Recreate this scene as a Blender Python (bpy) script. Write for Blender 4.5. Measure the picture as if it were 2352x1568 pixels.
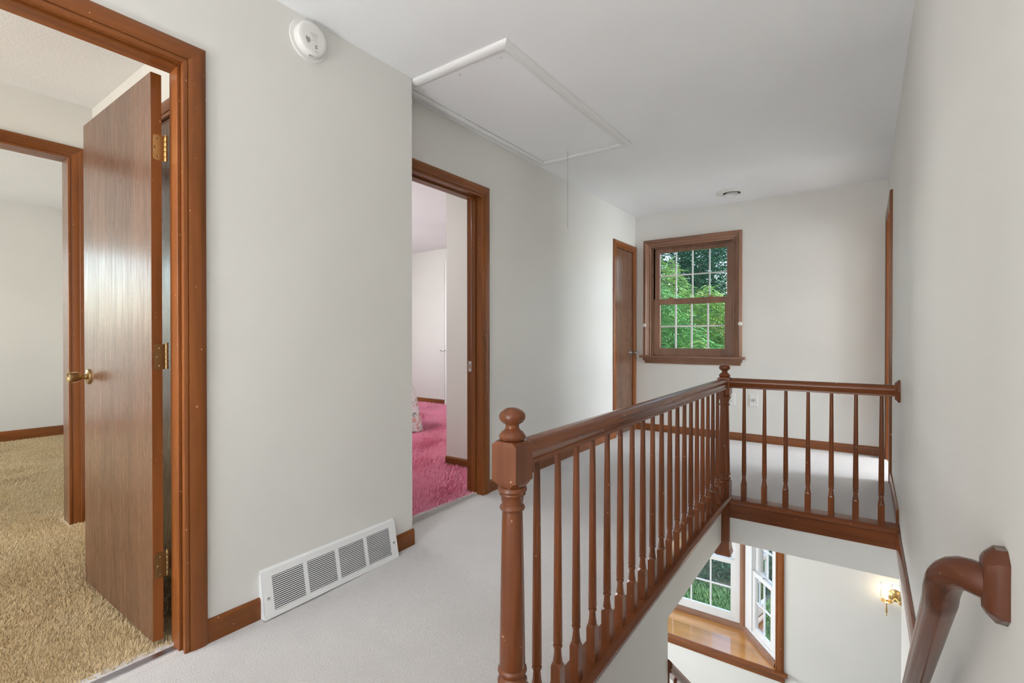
import bpy, math, random
import numpy as np
from mathutils import Matrix, Vector
random.seed(7); rng = np.random.default_rng(7)
for o in list(bpy.data.objects): bpy.data.objects.remove(o)
S = bpy.context.scene; COL = S.collection
PI = math.pi

# ------------------------------------------------------------------ camera, sky, sun, daylight, exposure
cd = bpy.data.cameras.new('camera'); cam = bpy.data.objects.new('camera', cd); COL.objects.link(cam)
cam.location = (0, 0, 1.09); cam.rotation_euler = (math.radians(90-0.35), 0, math.radians(35.55))
cd.sensor_width = 36; cd.lens = 36*1132/2352; cd.clip_start = .02; cd.clip_end = 200
S.camera = cam
S.view_settings.view_transform = 'Standard'; S.view_settings.look = 'None'
S.view_settings.gamma = 1; S.view_settings.use_curve_mapping = False
S.view_settings.exposure = 0.74

W = bpy.data.worlds.new('sky'); S.world = W; W.use_nodes = True
wn = W.node_tree.nodes; wl = W.node_tree.links
sky = wn.new('ShaderNodeTexSky'); sky.sky_type = 'NISHITA'; sky.sun_disc = False
sky.sun_elevation = math.radians(50); sky.sun_rotation = math.radians(110); sky.air_density = 1.2; sky.dust_density = 2.5
wl.new(sky.outputs[0], wn['Background'].inputs[0]); wn['Background'].inputs[1].default_value = 0.62

def lamp(name, kind, loc, rot, energy, color=(1, 1, 1), size=1, size_y=None):
    d = bpy.data.lights.new(name, kind); d.energy = energy; d.color = color
    if kind == 'AREA':
        d.size = size
        if size_y: d.shape = 'RECTANGLE'; d.size_y = size_y
    elif kind == 'POINT': d.shadow_soft_size = size
    o = bpy.data.objects.new(name, d); COL.objects.link(o); o.location = loc; o.rotation_euler = rot
    return o
sun = lamp('sun', 'SUN', (0, 0, 20), (0, 0, 0), 3.8, (1, .96, .88)); sun.data.angle = .02
sun.rotation_euler = Vector((-.62, .42, -.75)).to_track_quat('-Z', 'Y').to_euler()
DAY = (.93, .97, 1.0)
# area lamps as daylight in unseen windows; lines marked added have no known source
lamp('added_hall_daylight', 'AREA', (-.85, -2.93, 1.45), (-PI/2, 0, PI), 12, (.97, .985, 1), 1.5, 1.3)  # added behind the view to brighten the hall
lamp('daylight_far_bedroom_window', 'AREA', (-6.98, -.7, 1.4), (0, -PI/2, 0), 2, (.86, .96, 1.0), 1.3, 1.1)
lamp('added_gold_bedroom_daylight', 'AREA', (-2.9, -2.63, 1.5), (-PI/2, 0, PI), 34, (1, .98, .95), 1.1, 1.2)  # added to light the near gold carpeted bedroom
lamp('daylight_pink_bedroom_window', 'AREA', (-6.73, 3.0, 1.5), (0, -PI/2, 0), 28, DAY, 1.2, 1.3)
lamp('added_far_bedroom_daylight', 'AREA', (-5.3, -2.73, 1.5), (-PI/2, 0, PI), 50, (.95, .98, 1.0), 1.3, 1.2)  # added second source, lifts the dark far bedroom wall
lamp('added_right_room_daylight', 'AREA', (3.33, 4.75, 1.4), (0, PI/2, 0), 165, (.88, .95, 1), 1.5, 2.0)  # added to brighten the far end of the hall
lamp('added_lower_room_daylight', 'AREA', (-4.1, 3.2, -1.3), (0, -PI/2, 0), 65, DAY, 1.3, 1.8)  # added fill for the lower storey and stairwell

# ------------------------------------------------------------------ geometry helpers
class MB:
    def __init__(s, M=None): s.v = []; s.f = []; s.M = M
    def add(s, vs, fs):
        b = len(s.v)
        s.v += [tuple(s.M @ Vector(p)) if s.M else tuple(p) for p in vs]
        s.f += [tuple(b+i for i in f) for f in fs]; return s
    def box(s, x0, x1, y0, y1, z0, z1):
        return s.add([(x0,y0,z0),(x1,y0,z0),(x1,y1,z0),(x0,y1,z0),(x0,y0,z1),(x1,y0,z1),(x1,y1,z1),(x0,y1,z1)],
                     [(0,3,2,1),(4,5,6,7),(0,1,5,4),(1,2,6,5),(2,3,7,6),(3,0,4,7)])
    def loft(s, rings, cap=True, closed=False):
        n = len(rings[0]); vs = [p for r in rings for p in r]; fs = []
        m = len(rings)
        for i in range(m if closed else m-1):
            a = i*n; b = ((i+1) % m)*n
            for j in range(n):
                k = (j+1) % n; fs.append((a+j, a+k, b+k, b+j))
        if cap and not closed: fs += [tuple(range(n))[::-1], tuple((m-1)*n+j for j in range(n))]
        return s.add(vs, fs)
    def lathe(s, prof, c=(0,0,0), axis='z', n=24):
        rings = []
        for r, h in prof:
            ring = []
            for k in range(n):
                a = 2*PI*k/n; p, q = max(r, 1e-5)*math.cos(a), max(r, 1e-5)*math.sin(a)
                d = {'z': (p, q, h), 'x': (h, p, q), 'y': (q, h, p)}[axis]
                ring.append((c[0]+d[0], c[1]+d[1], c[2]+d[2]))
            rings.append(ring)
        return s.loft(rings)
    def tube(s, pts, r, n=12):
        pts = [Vector(p) for p in pts]; rings = []; up = None
        for i, p in enumerate(pts):
            t = (pts[min(i+1, len(pts)-1)]-pts[max(i-1, 0)]).normalized()
            if up is None: up = Vector((0,0,1)) if abs(t.z) < .9 else Vector((1,0,0))
            a = t.cross(up).normalized(); b = a.cross(t).normalized(); up = b
            rr = r[i] if isinstance(r, (list, tuple)) else r
            rings.append([tuple(p+a*rr*math.cos(2*PI*k/n)+b*rr*math.sin(2*PI*k/n)) for k in range(n)])
        return s.loft(rings)
    def sweep(s, prof, axis, a0, a1, o=(0,0)):
        "closed profile (u,v) extruded along axis; u,v are the two other axes in xyz order"
        def P(u, v, a):
            return {'x': (a, u+o[0], v+o[1]), 'y': (u+o[0], a, v+o[1]), 'z': (u+o[0], v+o[1], a)}[axis]
        return s.loft([[P(u, v, a0) for u, v in prof], [P(u, v, a1) for u, v in prof]])
    def grid_solid(s, axis, t0, t1, us, vs_, hole):
        "slab in the plane normal to axis, thickness t0..t1, cells us x vs_, hole(uc,vc)->bool"
        nu, nv = len(us)-1, len(vs_)-1
        sol = [[not hole((us[i]+us[i+1])/2, (vs_[j]+vs_[j+1])/2) for j in range(nv)] for i in range(nu)]
        def P(t, u, v): return {'x': (t, u, v), 'y': (u, t, v), 'z': (u, v, t)}[axis]
        g = lambda i, j: 0 <= i < nu and 0 <= j < nv and sol[i][j]
        for i in range(nu):
            for j in range(nv):
                if not sol[i][j]: continue
                u0, u1, v0, v1 = us[i], us[i+1], vs_[j], vs_[j+1]
                for t in (t0, t1): s.add([P(t,u0,v0), P(t,u1,v0), P(t,u1,v1), P(t,u0,v1)], [(0,1,2,3)])
                if not g(i-1, j): s.add([P(t0,u0,v0),P(t1,u0,v0),P(t1,u0,v1),P(t0,u0,v1)], [(0,1,2,3)])
                if not g(i+1, j): s.add([P(t0,u1,v0),P(t1,u1,v0),P(t1,u1,v1),P(t0,u1,v1)], [(0,1,2,3)])
                if not g(i, j-1): s.add([P(t0,u0,v0),P(t1,u0,v0),P(t1,u1,v0),P(t0,u1,v0)], [(0,1,2,3)])
                if not g(i, j+1): s.add([P(t0,u0,v1),P(t1,u0,v1),P(t1,u1,v1),P(t0,u1,v1)], [(0,1,2,3)])
        return s
    def build(s, name, mat, parent=None, smooth=False, bevel=0, org=None):
        og = Vector(org) if org is not None else (worg(parent) if parent else Vector((0,0,0)))
        me = bpy.data.meshes.new(name)
        me.from_pydata([tuple(Vector(p)-og) for p in s.v], [], s.f)
        import bmesh
        bm = bmesh.new(); bm.from_mesh(me); bmesh.ops.remove_doubles(bm, verts=bm.verts, dist=1e-5)
        bmesh.ops.recalc_face_normals(bm, faces=bm.faces); bm.to_mesh(me); bm.free()
        if mat: me.materials.append(mat)
        o = bpy.data.objects.new(name, me); COL.objects.link(o)
        if parent: o.parent = parent
        else: o.location = og
        if smooth:
            for p in me.polygons: p.use_smooth = True
            try: me.set_sharp_from_angle(angle=math.radians(38))
            except Exception: pass
        if bevel:
            m = o.modifiers.new('bevel', 'BEVEL'); m.width = bevel; m.segments = 2; m.limit_method = 'ANGLE'
        return o
def worg(o):
    l = Vector((0,0,0))
    while o: l += o.location; o = o.parent
    return l
def thing(name, loc=(0,0,0), label=None, cat=None, group=None, kind=None):
    o = bpy.data.objects.new(name, None); COL.objects.link(o); o.location = loc; o.empty_display_size = .05
    return tag(o, label, cat, group, kind)
def tag(o, label=None, cat=None, group=None, kind=None):
    for k, v in (('label', label), ('category', cat), ('group', group), ('kind', kind)):
        if v: o[k] = v
    return o
def struct(o, label=None, cat=None): return tag(o, label, cat, kind='structure')
def box(name, mat, parent, *b, bevel=0): return MB().box(*b).build(name, mat, parent, bevel=bevel)
def inst(src, name, loc, parent, rot=None):
    o = bpy.data.objects.new(name, src.data); COL.objects.link(o); o.parent = parent
    o.location = Vector(loc)-worg(parent)
    if rot: o.rotation_euler = rot
    return o

# ------------------------------------------------------------------ materials
MATS = {}
def newmat(name, color=(.8,.8,.8), rough=.5, metal=0, **kw):
    m = bpy.data.materials.new(name); m.use_nodes = True; b = m.node_tree.nodes['Principled BSDF']
    b.inputs['Base Color'].default_value = (*color, 1); b.inputs['Roughness'].default_value = rough; b.inputs['Metallic'].default_value = metal
    for k, v in kw.items(): b.inputs[k.replace('_', ' ')].default_value = v
    MATS[name] = m; return m
def N(m, t, **kw):
    n = m.node_tree.nodes.new(t)
    for k, v in kw.items():
        if k in n.inputs: n.inputs[k].default_value = v
        else: setattr(n, k, v)
    return n
def L(m, a, b): m.node_tree.links.new(a, b)
def coords(m, scale=(1,1,1), rnd=False):
    tc = N(m, 'ShaderNodeTexCoord'); mp = N(m, 'ShaderNodeMapping'); mp.inputs['Scale'].default_value = scale
    L(m, tc.outputs['Object'], mp.inputs['Vector'])
    if rnd:
        oi = N(m, 'ShaderNodeObjectInfo'); mu = N(m, 'ShaderNodeVectorMath', operation='MULTIPLY_ADD')
        mu.inputs[1].default_value = (7.3, 11.1, 5.7); L(m, oi.outputs['Random'], mu.inputs[0]); mu.inputs[2].default_value = (0,0,0)
        L(m, mu.outputs[0], mp.inputs['Location'])
    return mp.outputs[0]
def noise(m, vec, scale, detail=3, rough=.5, dist=0):
    n = N(m, 'ShaderNodeTexNoise', Scale=scale, Detail=detail, Roughness=rough, Distortion=dist); L(m, vec, n.inputs['Vector']); return n.outputs[0]
def ramp(m, fac, stops):
    r = N(m, 'ShaderNodeValToRGB'); e = r.color_ramp.elements
    while len(e) < len(stops): e.new(.5)
    for k, (p, c) in enumerate(stops): e[k].position = p; e[k].color = (*c, 1) if len(c) == 3 else c
    L(m, fac, r.inputs[0]); return r.outputs[0]
def mix(m, fac, a, b, mode='MIX'):
    n = N(m, 'ShaderNodeMix', data_type='RGBA', blend_type=mode)
    for s, v in ((n.inputs[0], fac), (n.inputs[6], a), (n.inputs[7], b)):
        if isinstance(v, bpy.types.NodeSocket): L(m, v, s)
        else: s.default_value = v if not isinstance(v, tuple) else (*v, 1)
    return n.outputs[2]
def bump(m, h, strength=.2, dist=.01):
    b = N(m, 'ShaderNodeBump', Strength=strength, Distance=dist); L(m, h, b.inputs['Height'])
    L(m, b.outputs[0], m.node_tree.nodes['Principled BSDF'].inputs['Normal'])
def base(m, sock, name='Base Color'): L(m, sock, m.node_tree.nodes['Principled BSDF'].inputs[name])

def paint(name, c, rough=.55, bs=.04, var=.03):
    m = newmat(name, c, rough); v = coords(m)
    base(m, ramp(m, noise(m, v, 1.3, 2), [(.3, tuple(x*(1-var) for x in c)), (.7, tuple(min(1, x*(1+var)) for x in c))]))
    bump(m, noise(m, v, 90, 3), bs, .004); return m
wall_m = paint('wall_paint', (.75, .735, .695), .5)
ceil_m = paint('ceiling_paint', (.93, .94, .95), .7)
popcorn_m = paint('textured_ceiling_paint', (.85, .86, .87), .8, .5)
white_m = paint('white_enamel', (.84, .84, .83), .35, .01, .01)
vinyl_m = newmat('white_vinyl', (.76, .76, .76), .3)

def wood(name, axis, dark, light, rough=.3, specks=True, coat=.12, fine=1.0, bs=.06, spec=.28):
    m = newmat(name, light, rough); g = {'x': 0, 'y': 1, 'z': 2}[axis]
    sc = [26*fine]*3; sc[g] = 1.6*fine
    v = coords(m, tuple(sc), True)
    n1 = noise(m, v, 1.0, 6, .6, .5)
    sc2 = [4.5]*3; sc2[g] = .8; v2 = coords(m, tuple(sc2), True); n2 = noise(m, v2, 1.0, 3, .5, 1.2)
    c1 = ramp(m, n1, [(.28, dark), (.72, light)])
    mid = tuple((a+b)*.5 for a, b in zip(dark, light))
    c2 = ramp(m, n2, [(.3, tuple(x*.72 for x in mid)), (.7, tuple(x*1.18 for x in light))])
    col = mix(m, .5, c1, c2)
    if specks:
        v3 = coords(m, (1,1,1), True)
        sp = ramp(m, noise(m, v3, 75, 1, .4), [(.77, (0,0,0)), (.80, (1,1,1))])
        col = mix(m, sp, col, (.52, .33, .19))
    base(m, col)
    base(m, ramp(m, n1, [(.3, (rough*1.25,)*3), (.7, (rough*.8,)*3)]), 'Roughness')
    bump(m, n1, bs, .002)
    b = m.node_tree.nodes['Principled BSDF']; b.inputs['Specular IOR Level'].default_value = spec; b.inputs['Coat Weight'].default_value = coat; b.inputs['Coat Roughness'].default_value = .18
    return m
WD, WL = (.105, .030, .007), (.27, .086, .021)
wood_x, wood_y, wood_z = (wood('stained_wood_'+a, a, WD, WL) for a in 'xyz')
rail_y, rail_x, rail_z = (wood('rail_wood_'+a, a, (.070, .019, .007), (.255, .075, .024), .20, spec=.38, coat=.10) for a in 'yxz')
elbow_m = wood('elbow_wood', 'x', (.062, .018, .008), (.115, .034, .014), .18, True, .12, .3, .0)
handrail_m = wood('wall_rail_wood', 'y', (.070, .020, .009), (.150, .043, .017), .24, fine=.6)
win_x, win_z = (wood('window_wood_'+a, a, (.15, .072, .045), (.31, .160, .098), .26, False, spec=.4) for a in 'xz')
door_z = wood('door_veneer', 'z', (.085, .040, .022), (.175, .084, .046), .27, False, .15, 2.2, .10, .5)
sill_x = wood('sill_varnish', 'x', (.42, .18, .05), (.66, .32, .10), .08, False, .8, .35, .0, .5)

def carpet(name, c, var, scale, bs, sheen, tint=None):
    m = newmat(name, c, .95); v = coords(m)
    n1 = noise(m, v, scale, 4, .7); n2 = noise(m, v, 3.0, 4, .6, .3)
    c1 = ramp(m, n1, [(.25, tuple(x*(1-var) for x in c)), (.75, tuple(min(1, x*(1+var*.5)) for x in c))])
    base(m, mix(m, .35, c1, ramp(m, n2, [(.3, tuple(x*(1-var*.6) for x in c)), (.7, tint or tuple(min(1, x*1.05) for x in c))])))
    bump(m, n1, bs, .012)
    b = m.node_tree.nodes['Principled BSDF']; b.inputs['Sheen Weight'].default_value = sheen; b.inputs['Sheen Roughness'].default_value = .5
    b.inputs['Specular IOR Level'].default_value = .1
    return m
hall_carpet = carpet('hall_carpet', (.69, .65, .625), .24, 170, .55, .45)
gold_carpet = carpet('gold_shag', (.66, .49, .27), .2, 60, .8, .3, (.60, .50, .32))
pink_carpet = carpet('pink_shag', (.97, .36, .50), .10, 50, .8, .25, (.95, .40, .56))
lower_floor_m = carpet('lower_carpet', (.72, .68, .64), .2, 120, .4, .2)
brass = newmat('brass', (.62, .42, .18), .28, 1)
knob_brass = newmat('worn_brass', (.42, .29, .13), .22, 1)
abrass = newmat('antique_brass', (.30, .20, .09), .35, 1)
nickel = newmat('satin_nickel', (.55, .53, .50), .25, 1)
steel = newmat('threshold_metal', (.55, .56, .58), .3, 1)
dark_m = newmat('dark_void', (.012, .012, .012), .9)
ivory = newmat('ivory_plastic', (.72, .70, .64), .4)
print_m = newmat('grey_print', (.42, .41, .39), .6)
print_soft = newmat('faint_print', (.60, .59, .57), .6)
plate_m = newmat('plate_plastic', (.82, .81, .78), .35)
def glassmat(name, tint=(1,1,1), ior=1.45):
    m = bpy.data.materials.new(name); m.use_nodes = True; nt = m.node_tree; nt.nodes.remove(nt.nodes['Principled BSDF'])
    t = N(m, 'ShaderNodeBsdfTransparent'); t.inputs[0].default_value = (*tint, 1); g = N(m, 'ShaderNodeBsdfGlossy', Roughness=.02)
    f = N(m, 'ShaderNodeFresnel', IOR=ior); x = N(m, 'ShaderNodeMixShader')
    L(m, f.outputs[0], x.inputs[0]); L(m, t.outputs[0], x.inputs[1]); L(m, g.outputs[0], x.inputs[2])
    L(m, x.outputs[0], nt.nodes['Material Output'].inputs[0]); return m
glass = glassmat('window_glass', (.93, .97, .97)); shade_glass = glassmat('shade_glass', (.98, .97, .95), 1.06)
def emit(name, c, s):
    m = newmat(name, c, .5); b = m.node_tree.nodes['Principled BSDF']; b.inputs['Emission Color'].default_value = (*c, 1); b.inputs['Emission Strength'].default_value = s; return m
bulb_m = emit('bulb_glow', (1, .82, .55), 18)
dome_m = emit('added_dome_glow', (1, .98, .95), 2.5)  # glow of the lamp added behind the camera

# ------------------------------------------------------------------ dimensions
X1 = -1.915; X1b = -2.03       # near left wall
X2 = -2.08; X2b = -2.21        # farther left wall
XR = .16                       # right wall
YF = 5.28                      # far wall
H = 2.44
XS = -.735                     # railing line
YL = 3.398                     # landing railing line
def zf(y):
    if y <= 1.2: return 0.
    if y <= 3.2: return .06*(y-1.2)/2.0
    return .06+.02*(y-3.2)/2.05

# ------------------------------------------------------------------ setting: floors
def floor_strip(name, mat, x0, x1, ys, z=zf, th=.10):
    mb = MB()
    for a, b in zip(ys[:-1], ys[1:]):
        mb.add([(x0,a,z(a)),(x1,a,z(a)),(x1,b,z(b)),(x0,b,z(b)),(x0,a,z(a)-th),(x1,a,z(a)-th),(x1,b,z(b)-th),(x0,b,z(b)-th)],
               [(0,1,2,3),(4,7,6,5),(0,3,7,4),(1,5,6,2)])
    return mb, name, mat
mb, _, _ = floor_strip('', None, X1, XS-.03, [-2.9, 0, .9, 1.2, 1.79])
m2, _, _ = floor_strip('', None, X2-.06, XS-.03, [1.79, 2.5, 3.2, 3.36+.04]); mb.v, mb.f = mb.v+m2.v, mb.f+[tuple(i+len(mb.v)-0 for i in f) for f in m2.f]
m3, _, _ = floor_strip('', None, X2-.06, XR, [3.40, 4.2, YF]); n = len(mb.v); mb.v += m3.v; mb.f += [tuple(i+n for i in f) for f in m3.f]
m4, _, _ = floor_strip('', None, XS-.03, XR, [-2.9, 0, .62]); n = len(mb.v); mb.v += m4.v; mb.f += [tuple(i+n for i in f) for f in m4.f]
m5 = MB().box(X1b-.0, X1+.001, -.05, .73, -.1, 0.0); n = len(mb.v); mb.v += m5.v; mb.f += [tuple(i+n for i in f) for f in m5.f]
struct(mb.build('floor', hall_carpet), 'pale beige carpet of the upstairs hall and landing', 'floor')

def quickmesh(name, V, quads, tris, mat):
    me = bpy.data.meshes.new(name); nq, nt = len(quads), len(tris)
    me.vertices.add(len(V)); me.vertices.foreach_set('co', np.ascontiguousarray(V, dtype=np.float32).ravel())
    idx = np.concatenate([np.asarray(quads).ravel(), np.asarray(tris).ravel()]).astype(np.int32)
    me.loops.add(len(idx)); me.loops.foreach_set('vertex_index', idx)
    me.polygons.add(nq+nt); me.polygons.foreach_set('loop_start', np.concatenate([np.arange(nq)*4, nq*4+np.arange(nt)*3]).astype(np.int32))
    me.polygons.foreach_set('use_smooth', np.ones(nq+nt, dtype=bool))
    me.update(calc_edges=True); me.materials.append(mat); return me
def tufts(name, mat, parent, area, n, zfun, length, width, keep=None, lie=None):
    x0, x1, y0, y1 = area
    px = rng.uniform(x0, x1, n); py = rng.uniform(y0, y1, n)
    if keep is not None:
        k = keep(px, py); px, py = px[k], py[k]
    n = len(px); pz = zfun(px, py)
    if lie is None: b = rng.uniform(0, 2*PI, n)
    else: b = lie+.5*np.sin(px*2.3+py*3.7)+.45*np.sin(px*7.1-py*4.3)+.4*np.sin(px*13.+py*9.)+rng.normal(0, .7, n)
    a = b+PI/2+rng.normal(0, .4, n); ln = length*rng.uniform(.6, 1.3, n); lean = rng.uniform(.25, .85, n)
    w = width*rng.uniform(.6, 1.3, n)/2
    V = np.zeros((n, 5, 3)); ca, sa, cb, sb = np.cos(a), np.sin(a), np.cos(b), np.sin(b)
    for i, (hh, out, ww) in enumerate(((0, 0, 1.), (.65, .45, .8), (1., 1., 0))):
        cxp = px+cb*ln*lean*out; cyp = py+sb*ln*lean*out; cz = pz-.004+ln*hh*np.sqrt(np.clip(1.15-lean**2*.8, .1, 1))
        if i < 2:
            V[:, 2*i] = np.stack([cxp-ca*w*ww, cyp-sa*w*ww, cz], 1); V[:, 2*i+1] = np.stack([cxp+ca*w*ww, cyp+sa*w*ww, cz], 1)
        else: V[:, 4] = np.stack([cxp, cyp, cz], 1)
    idx = np.arange(n)[:, None]*5
    me = quickmesh(name, V.reshape(-1, 3), idx+np.array([0,1,3,2]), idx+np.array([2,3,4]), mat)
    o = bpy.data.objects.new(name, me); COL.objects.link(o); o.parent = parent; o['kind'] = 'stuff'; return o
def zgold(x): return np.interp(-x, [2.03, 3.7, 6.85], [0.0, .03, .08])
gf = MB()
xs_ = [-6.97, -5.2, -3.70, -2.8, X1b]
for a, b in zip(xs_[:-1], xs_[1:]):
    za, zb = float(zgold(a))-.006, float(zgold(b))-.006
    gf.add([(a,-2.6,za),(b,-2.6,zb),(b,2.,zb),(a,2.,za),(a,-2.6,za-.1),(b,-2.6,zb-.1),(b,2.,zb-.1),(a,2.,za-.1)], [(0,1,2,3),(4,7,6,5),(0,1,5,4),(3,7,6,2),(0,4,7,3),(1,2,6,5)])
gold_floor = struct(gf.build('floor_left', gold_carpet), 'gold shag carpet in the bedroom behind the open door', 'floor')
tufts('carpet_pile', gold_carpet, gold_floor, (-6.85, -2.0, -.9, 1.75), 330000, lambda x, y: zgold(x), .013, .0034,
      lambda x, y: (y > -.45+(x+2.0)*-.02) & ((x < -3.86) | (y < .915)) & ((x < -3.86) | (x > -3.66) | (y < .80)) & ((x > -3.86) | (y > .1)), 2.6)
def zpink(y): return np.interp(y, [1.9, 3.0, 5.45], [.04, .05, .09])
pf = MB()
for a, b in ((1.9, 3.0), (3.0, 5.45)):
    za, zb = float(zpink(a))-.006, float(zpink(b))-.006
    pf.add([(-6.6,a,za),(X2-.05,a,za),(X2-.05,b,zb),(-6.6,b,zb),(-6.6,a,za-.1),(X2-.05,a,za-.1),(X2-.05,b,zb-.1),(-6.6,b,zb-.1)], [(0,1,2,3),(4,7,6,5),(0,1,5,4),(3,7,6,2),(0,4,7,3),(1,2,6,5)])
pink_floor = struct(pf.build('floor_pink_bedroom', pink_carpet), 'bright pink shag carpet in the bedroom beyond the middle doorway', 'floor')
tufts('carpet_pile', pink_carpet, pink_floor, (-5.9, -2.13, 1.93, 5.42), 170000, lambda x, y: zpink(y), .028, .006,
      lambda x, y: ((y < 2.98) | (x < -2.82)) & ((x < -2.22) | ((y > 1.89) & (y < 2.54))), 1.2)
struct(box('floor_lower', lower_floor_m, None, -4.1, 1.7, -.2, 6.5, -2.85, -2.72), 'lower storey floor at the foot of the stairs', 'floor')

# ------------------------------------------------------------------ setting: walls and ceilings
def wallx(name, x0, x1, y0, y1, z0, z1, holes=(), mat=wall_m, label=None):
    us = sorted({y0, y1, *[h[0] for h in holes], *[h[1] for h in holes]}); vs = sorted({z0, z1, *[h[2] for h in holes], *[h[3] for h in holes]})
    o = MB().grid_solid('x', x0, x1, us, vs, lambda u, v: any(h[0] < u < h[1] and h[2] < v < h[3] for h in holes)).build(name, mat)
    return struct(o, label, 'wall')
def wally(name, y0, y1, x0, x1, z0, z1, holes=(), mat=wall_m, label=None):
    us = sorted({x0, x1, *[h[0] for h in holes], *[h[1] for h in holes]}); vs = sorted({z0, z1, *[h[2] for h in holes], *[h[3] for h in holes]})
    o = MB().grid_solid('y', y0, y1, us, vs, lambda u, v: any(h[0] < u < h[1] and h[2] < v < h[3] for h in holes)).build(name, mat)
    return struct(o, label, 'wall')
D1 = (-.05, .728, 2.04)        # y0,y1,head of door 1
D2 = (1.865, 2.565, 2.035)
D3 = (4.742, 5.206, 2.035)
DR = (4.42, 5.16, 2.06)
J = .02
wallx('wall_left', X1b, X1, -2.9, 1.785, -.15, H, [(D1[0]-J, D1[1]+J, -.15, D1[2]+J)], label='off-white hall wall holding the nearest doorway')
wallx('wall_left_far', X2b, X2, 1.785, YF+.14, -.15, H, [(D2[0]-J, D2[1]+J, -.15, D2[2]+J), (D3[0]-J, D3[1]+J, -.15, D3[2]+J)], label='off-white hall wall beyond the corner, below the attic hatch')
struct(box('wall_return', wall_m, None, X2b, X1b, 1.66, 1.785, -.15, H), 'short return where the left wall steps back', 'wall')
W1 = (-1.895, -1.065, .905, 2.075)
wally('wall_far', YF, YF+.14, X2, XR+.14, -.25, H, [W1], label='off-white far wall with the wooden window')
wallx('wall_right', XR, XR+.14, -2.9, YF, -.25, H, [(DR[0]-J, DR[1]+J, -.25, DR[2]+J)], label='off-white right wall of the stairwell')
wally('wall_back', -3.04, -2.9, X1b, XR+.14, -.15, H, [(-1.6, -.1, .8, 2.1)], label='wall behind the camera')
struct(box('ceiling', ceil_m, None, X2b-.02, XR+.14, -3.04, YF+.14, H, H+.1), 'smooth pale grey-white hall ceiling', 'ceiling')
# gold bedroom and the room beyond it
XG = -3.70; DG = (.00, .82, 2.12)
wallx('wall_gold_bedroom', XG-.12, XG, -2.6, .93, -.15, H, [(DG[0]-J, DG[1]+J, -.15, DG[2]+J)], label='bedroom wall with the inner doorway')
DC = (-3.05, -2.30, 2.11)
wally('wall_gold_closet', .93, 1.03, XG-.12, X1b, -.15, H, [(DC[0]-J, DC[1]+J, -.15, DC[2]+J)], label='bedroom wall behind the open door')
wally('wall_gold_back', -2.72, -2.6, -6.97, X1b, -.15, H, [(-3.5, -2.3, .9, 2.1), (-5.95, -4.65, .9, 2.1)], label='bedroom back wall with openings added for daylight')
wallx('wall_gold_far', -6.97, -6.85, -2.6, 2.0, -.15, H, [(-1.25, -.15, .75, 2.05)], label='pale wall of the farther bedroom')
wally('wall_gold_side', 1.75, 1.87, -6.97, X2b, -.15, H)
struct(box('ceiling_gold_bedroom', popcorn_m, None, -6.97, X1b, -2.72, 1.8, H, H+.1), 'textured white ceiling of the gold carpeted bedrooms', 'ceiling')
# pink bedroom
wally('wall_pink_far', 5.45, 5.57, -6.72, X2b, -.15, H, label='pale far wall of the pink carpeted bedroom')
wally('wall_pink_stub', 3.0, 3.1, -2.81, X2b, -.15, H, label='short wall just inside the pink carpeted bedroom')
wallx('wall_pink_side', -2.81, -2.71, 3.1, 5.45, -.15, H)
wallx('wall_pink_window', -6.72, -6.6, 1.87, 5.45, -.15, H, [(2.35, 3.65, .9, 2.1)])
struct(box('ceiling_pink_bedroom', popcorn_m, None, -6.72, X2b-.02, 1.87, 5.57, H, H+.1), 'white textured ceiling of the pink carpeted bedroom', 'ceiling')
# room and window added behind the right doorway, left open to light the hall
struct(box('floor_right_room', hall_carpet, None, XR, 3.2, 3.3, 6.4, -.03, .07), 'pale carpet of the room on the right', 'floor')
wallx('wall_right_room_window', 3.2, 3.32, 3.3, 6.4, -.05, H, [(3.75, 5.75, .65, 2.15)])
wally('wall_right_room_near', 3.18, 3.3, XR+.14, 3.32, -.05, H)
wally('wall_right_room_far', 6.4, 6.52, XR+.14, 3.32, -.05, H)
struct(box('wall_right_room_side', wall_m, None, XR, XR+.14, YF+.14, 6.4, -.05, H), None, 'wall')
struct(box('ceiling_right_room', ceil_m, None, XR+.14, 3.32, 3.18, 6.52, H, H+.1), 'ceiling of the room on the right', 'ceiling')
w3 = struct(thing('added_window_3', (3.26, 4.75, .65)), 'added divided window lighting the hall from the unseen room on the right', 'window')
for y_ in (3.75, 4.40, 5.10, 5.75): MB().box(3.21, 3.31, y_-.03, y_+.03, .65, 2.15).build('mullion', white_m, w3)
for z_ in (.65, 1.05, 1.42, 1.78, 2.15): MB().box(3.22, 3.30, 3.75, 5.75, z_-.02, z_+.02).build('muntin', white_m, w3)
# stairwell sides and the lower storey
ZS = -.222
XW = -.745; YW = 3.385
mb = MB(); mb.box(XW-.10, XW, .62, YW+.1, ZS, -.02); mb.box(XW-.10, XW, .62, 2.30, -2.72, ZS)
struct(mb.build('wall_stairwell_left', wall_m), 'off-white stairwell wall under the railing', 'wall')
struct(box('wall_landing_edge', wall_m, None, XW, XR, YW, YW+.1, -.215, -.04), 'white fascia under the landing edge', 'wall')
struct(box('wall_stairwell_right', wall_m, None, XR, XR+.1, .3, 3.2, -2.72, -.25), 'off-white lower stairwell wall', 'wall')
struct(box('wall_stairwell_top', wall_m, None, XW, XR, .5, .62, -2.72, -.1), 'wall closing the stairs below the hall', 'wall')
BW = (-2.78, -.66, -2.07, -.70)
wally('wall_lower_far', YF, YF+.14, -4.1, 1.7, -2.72, -.215, [(BW[0], BW[1], BW[2]-.026, BW[3])], label='white lower wall around the bay window')
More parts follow.
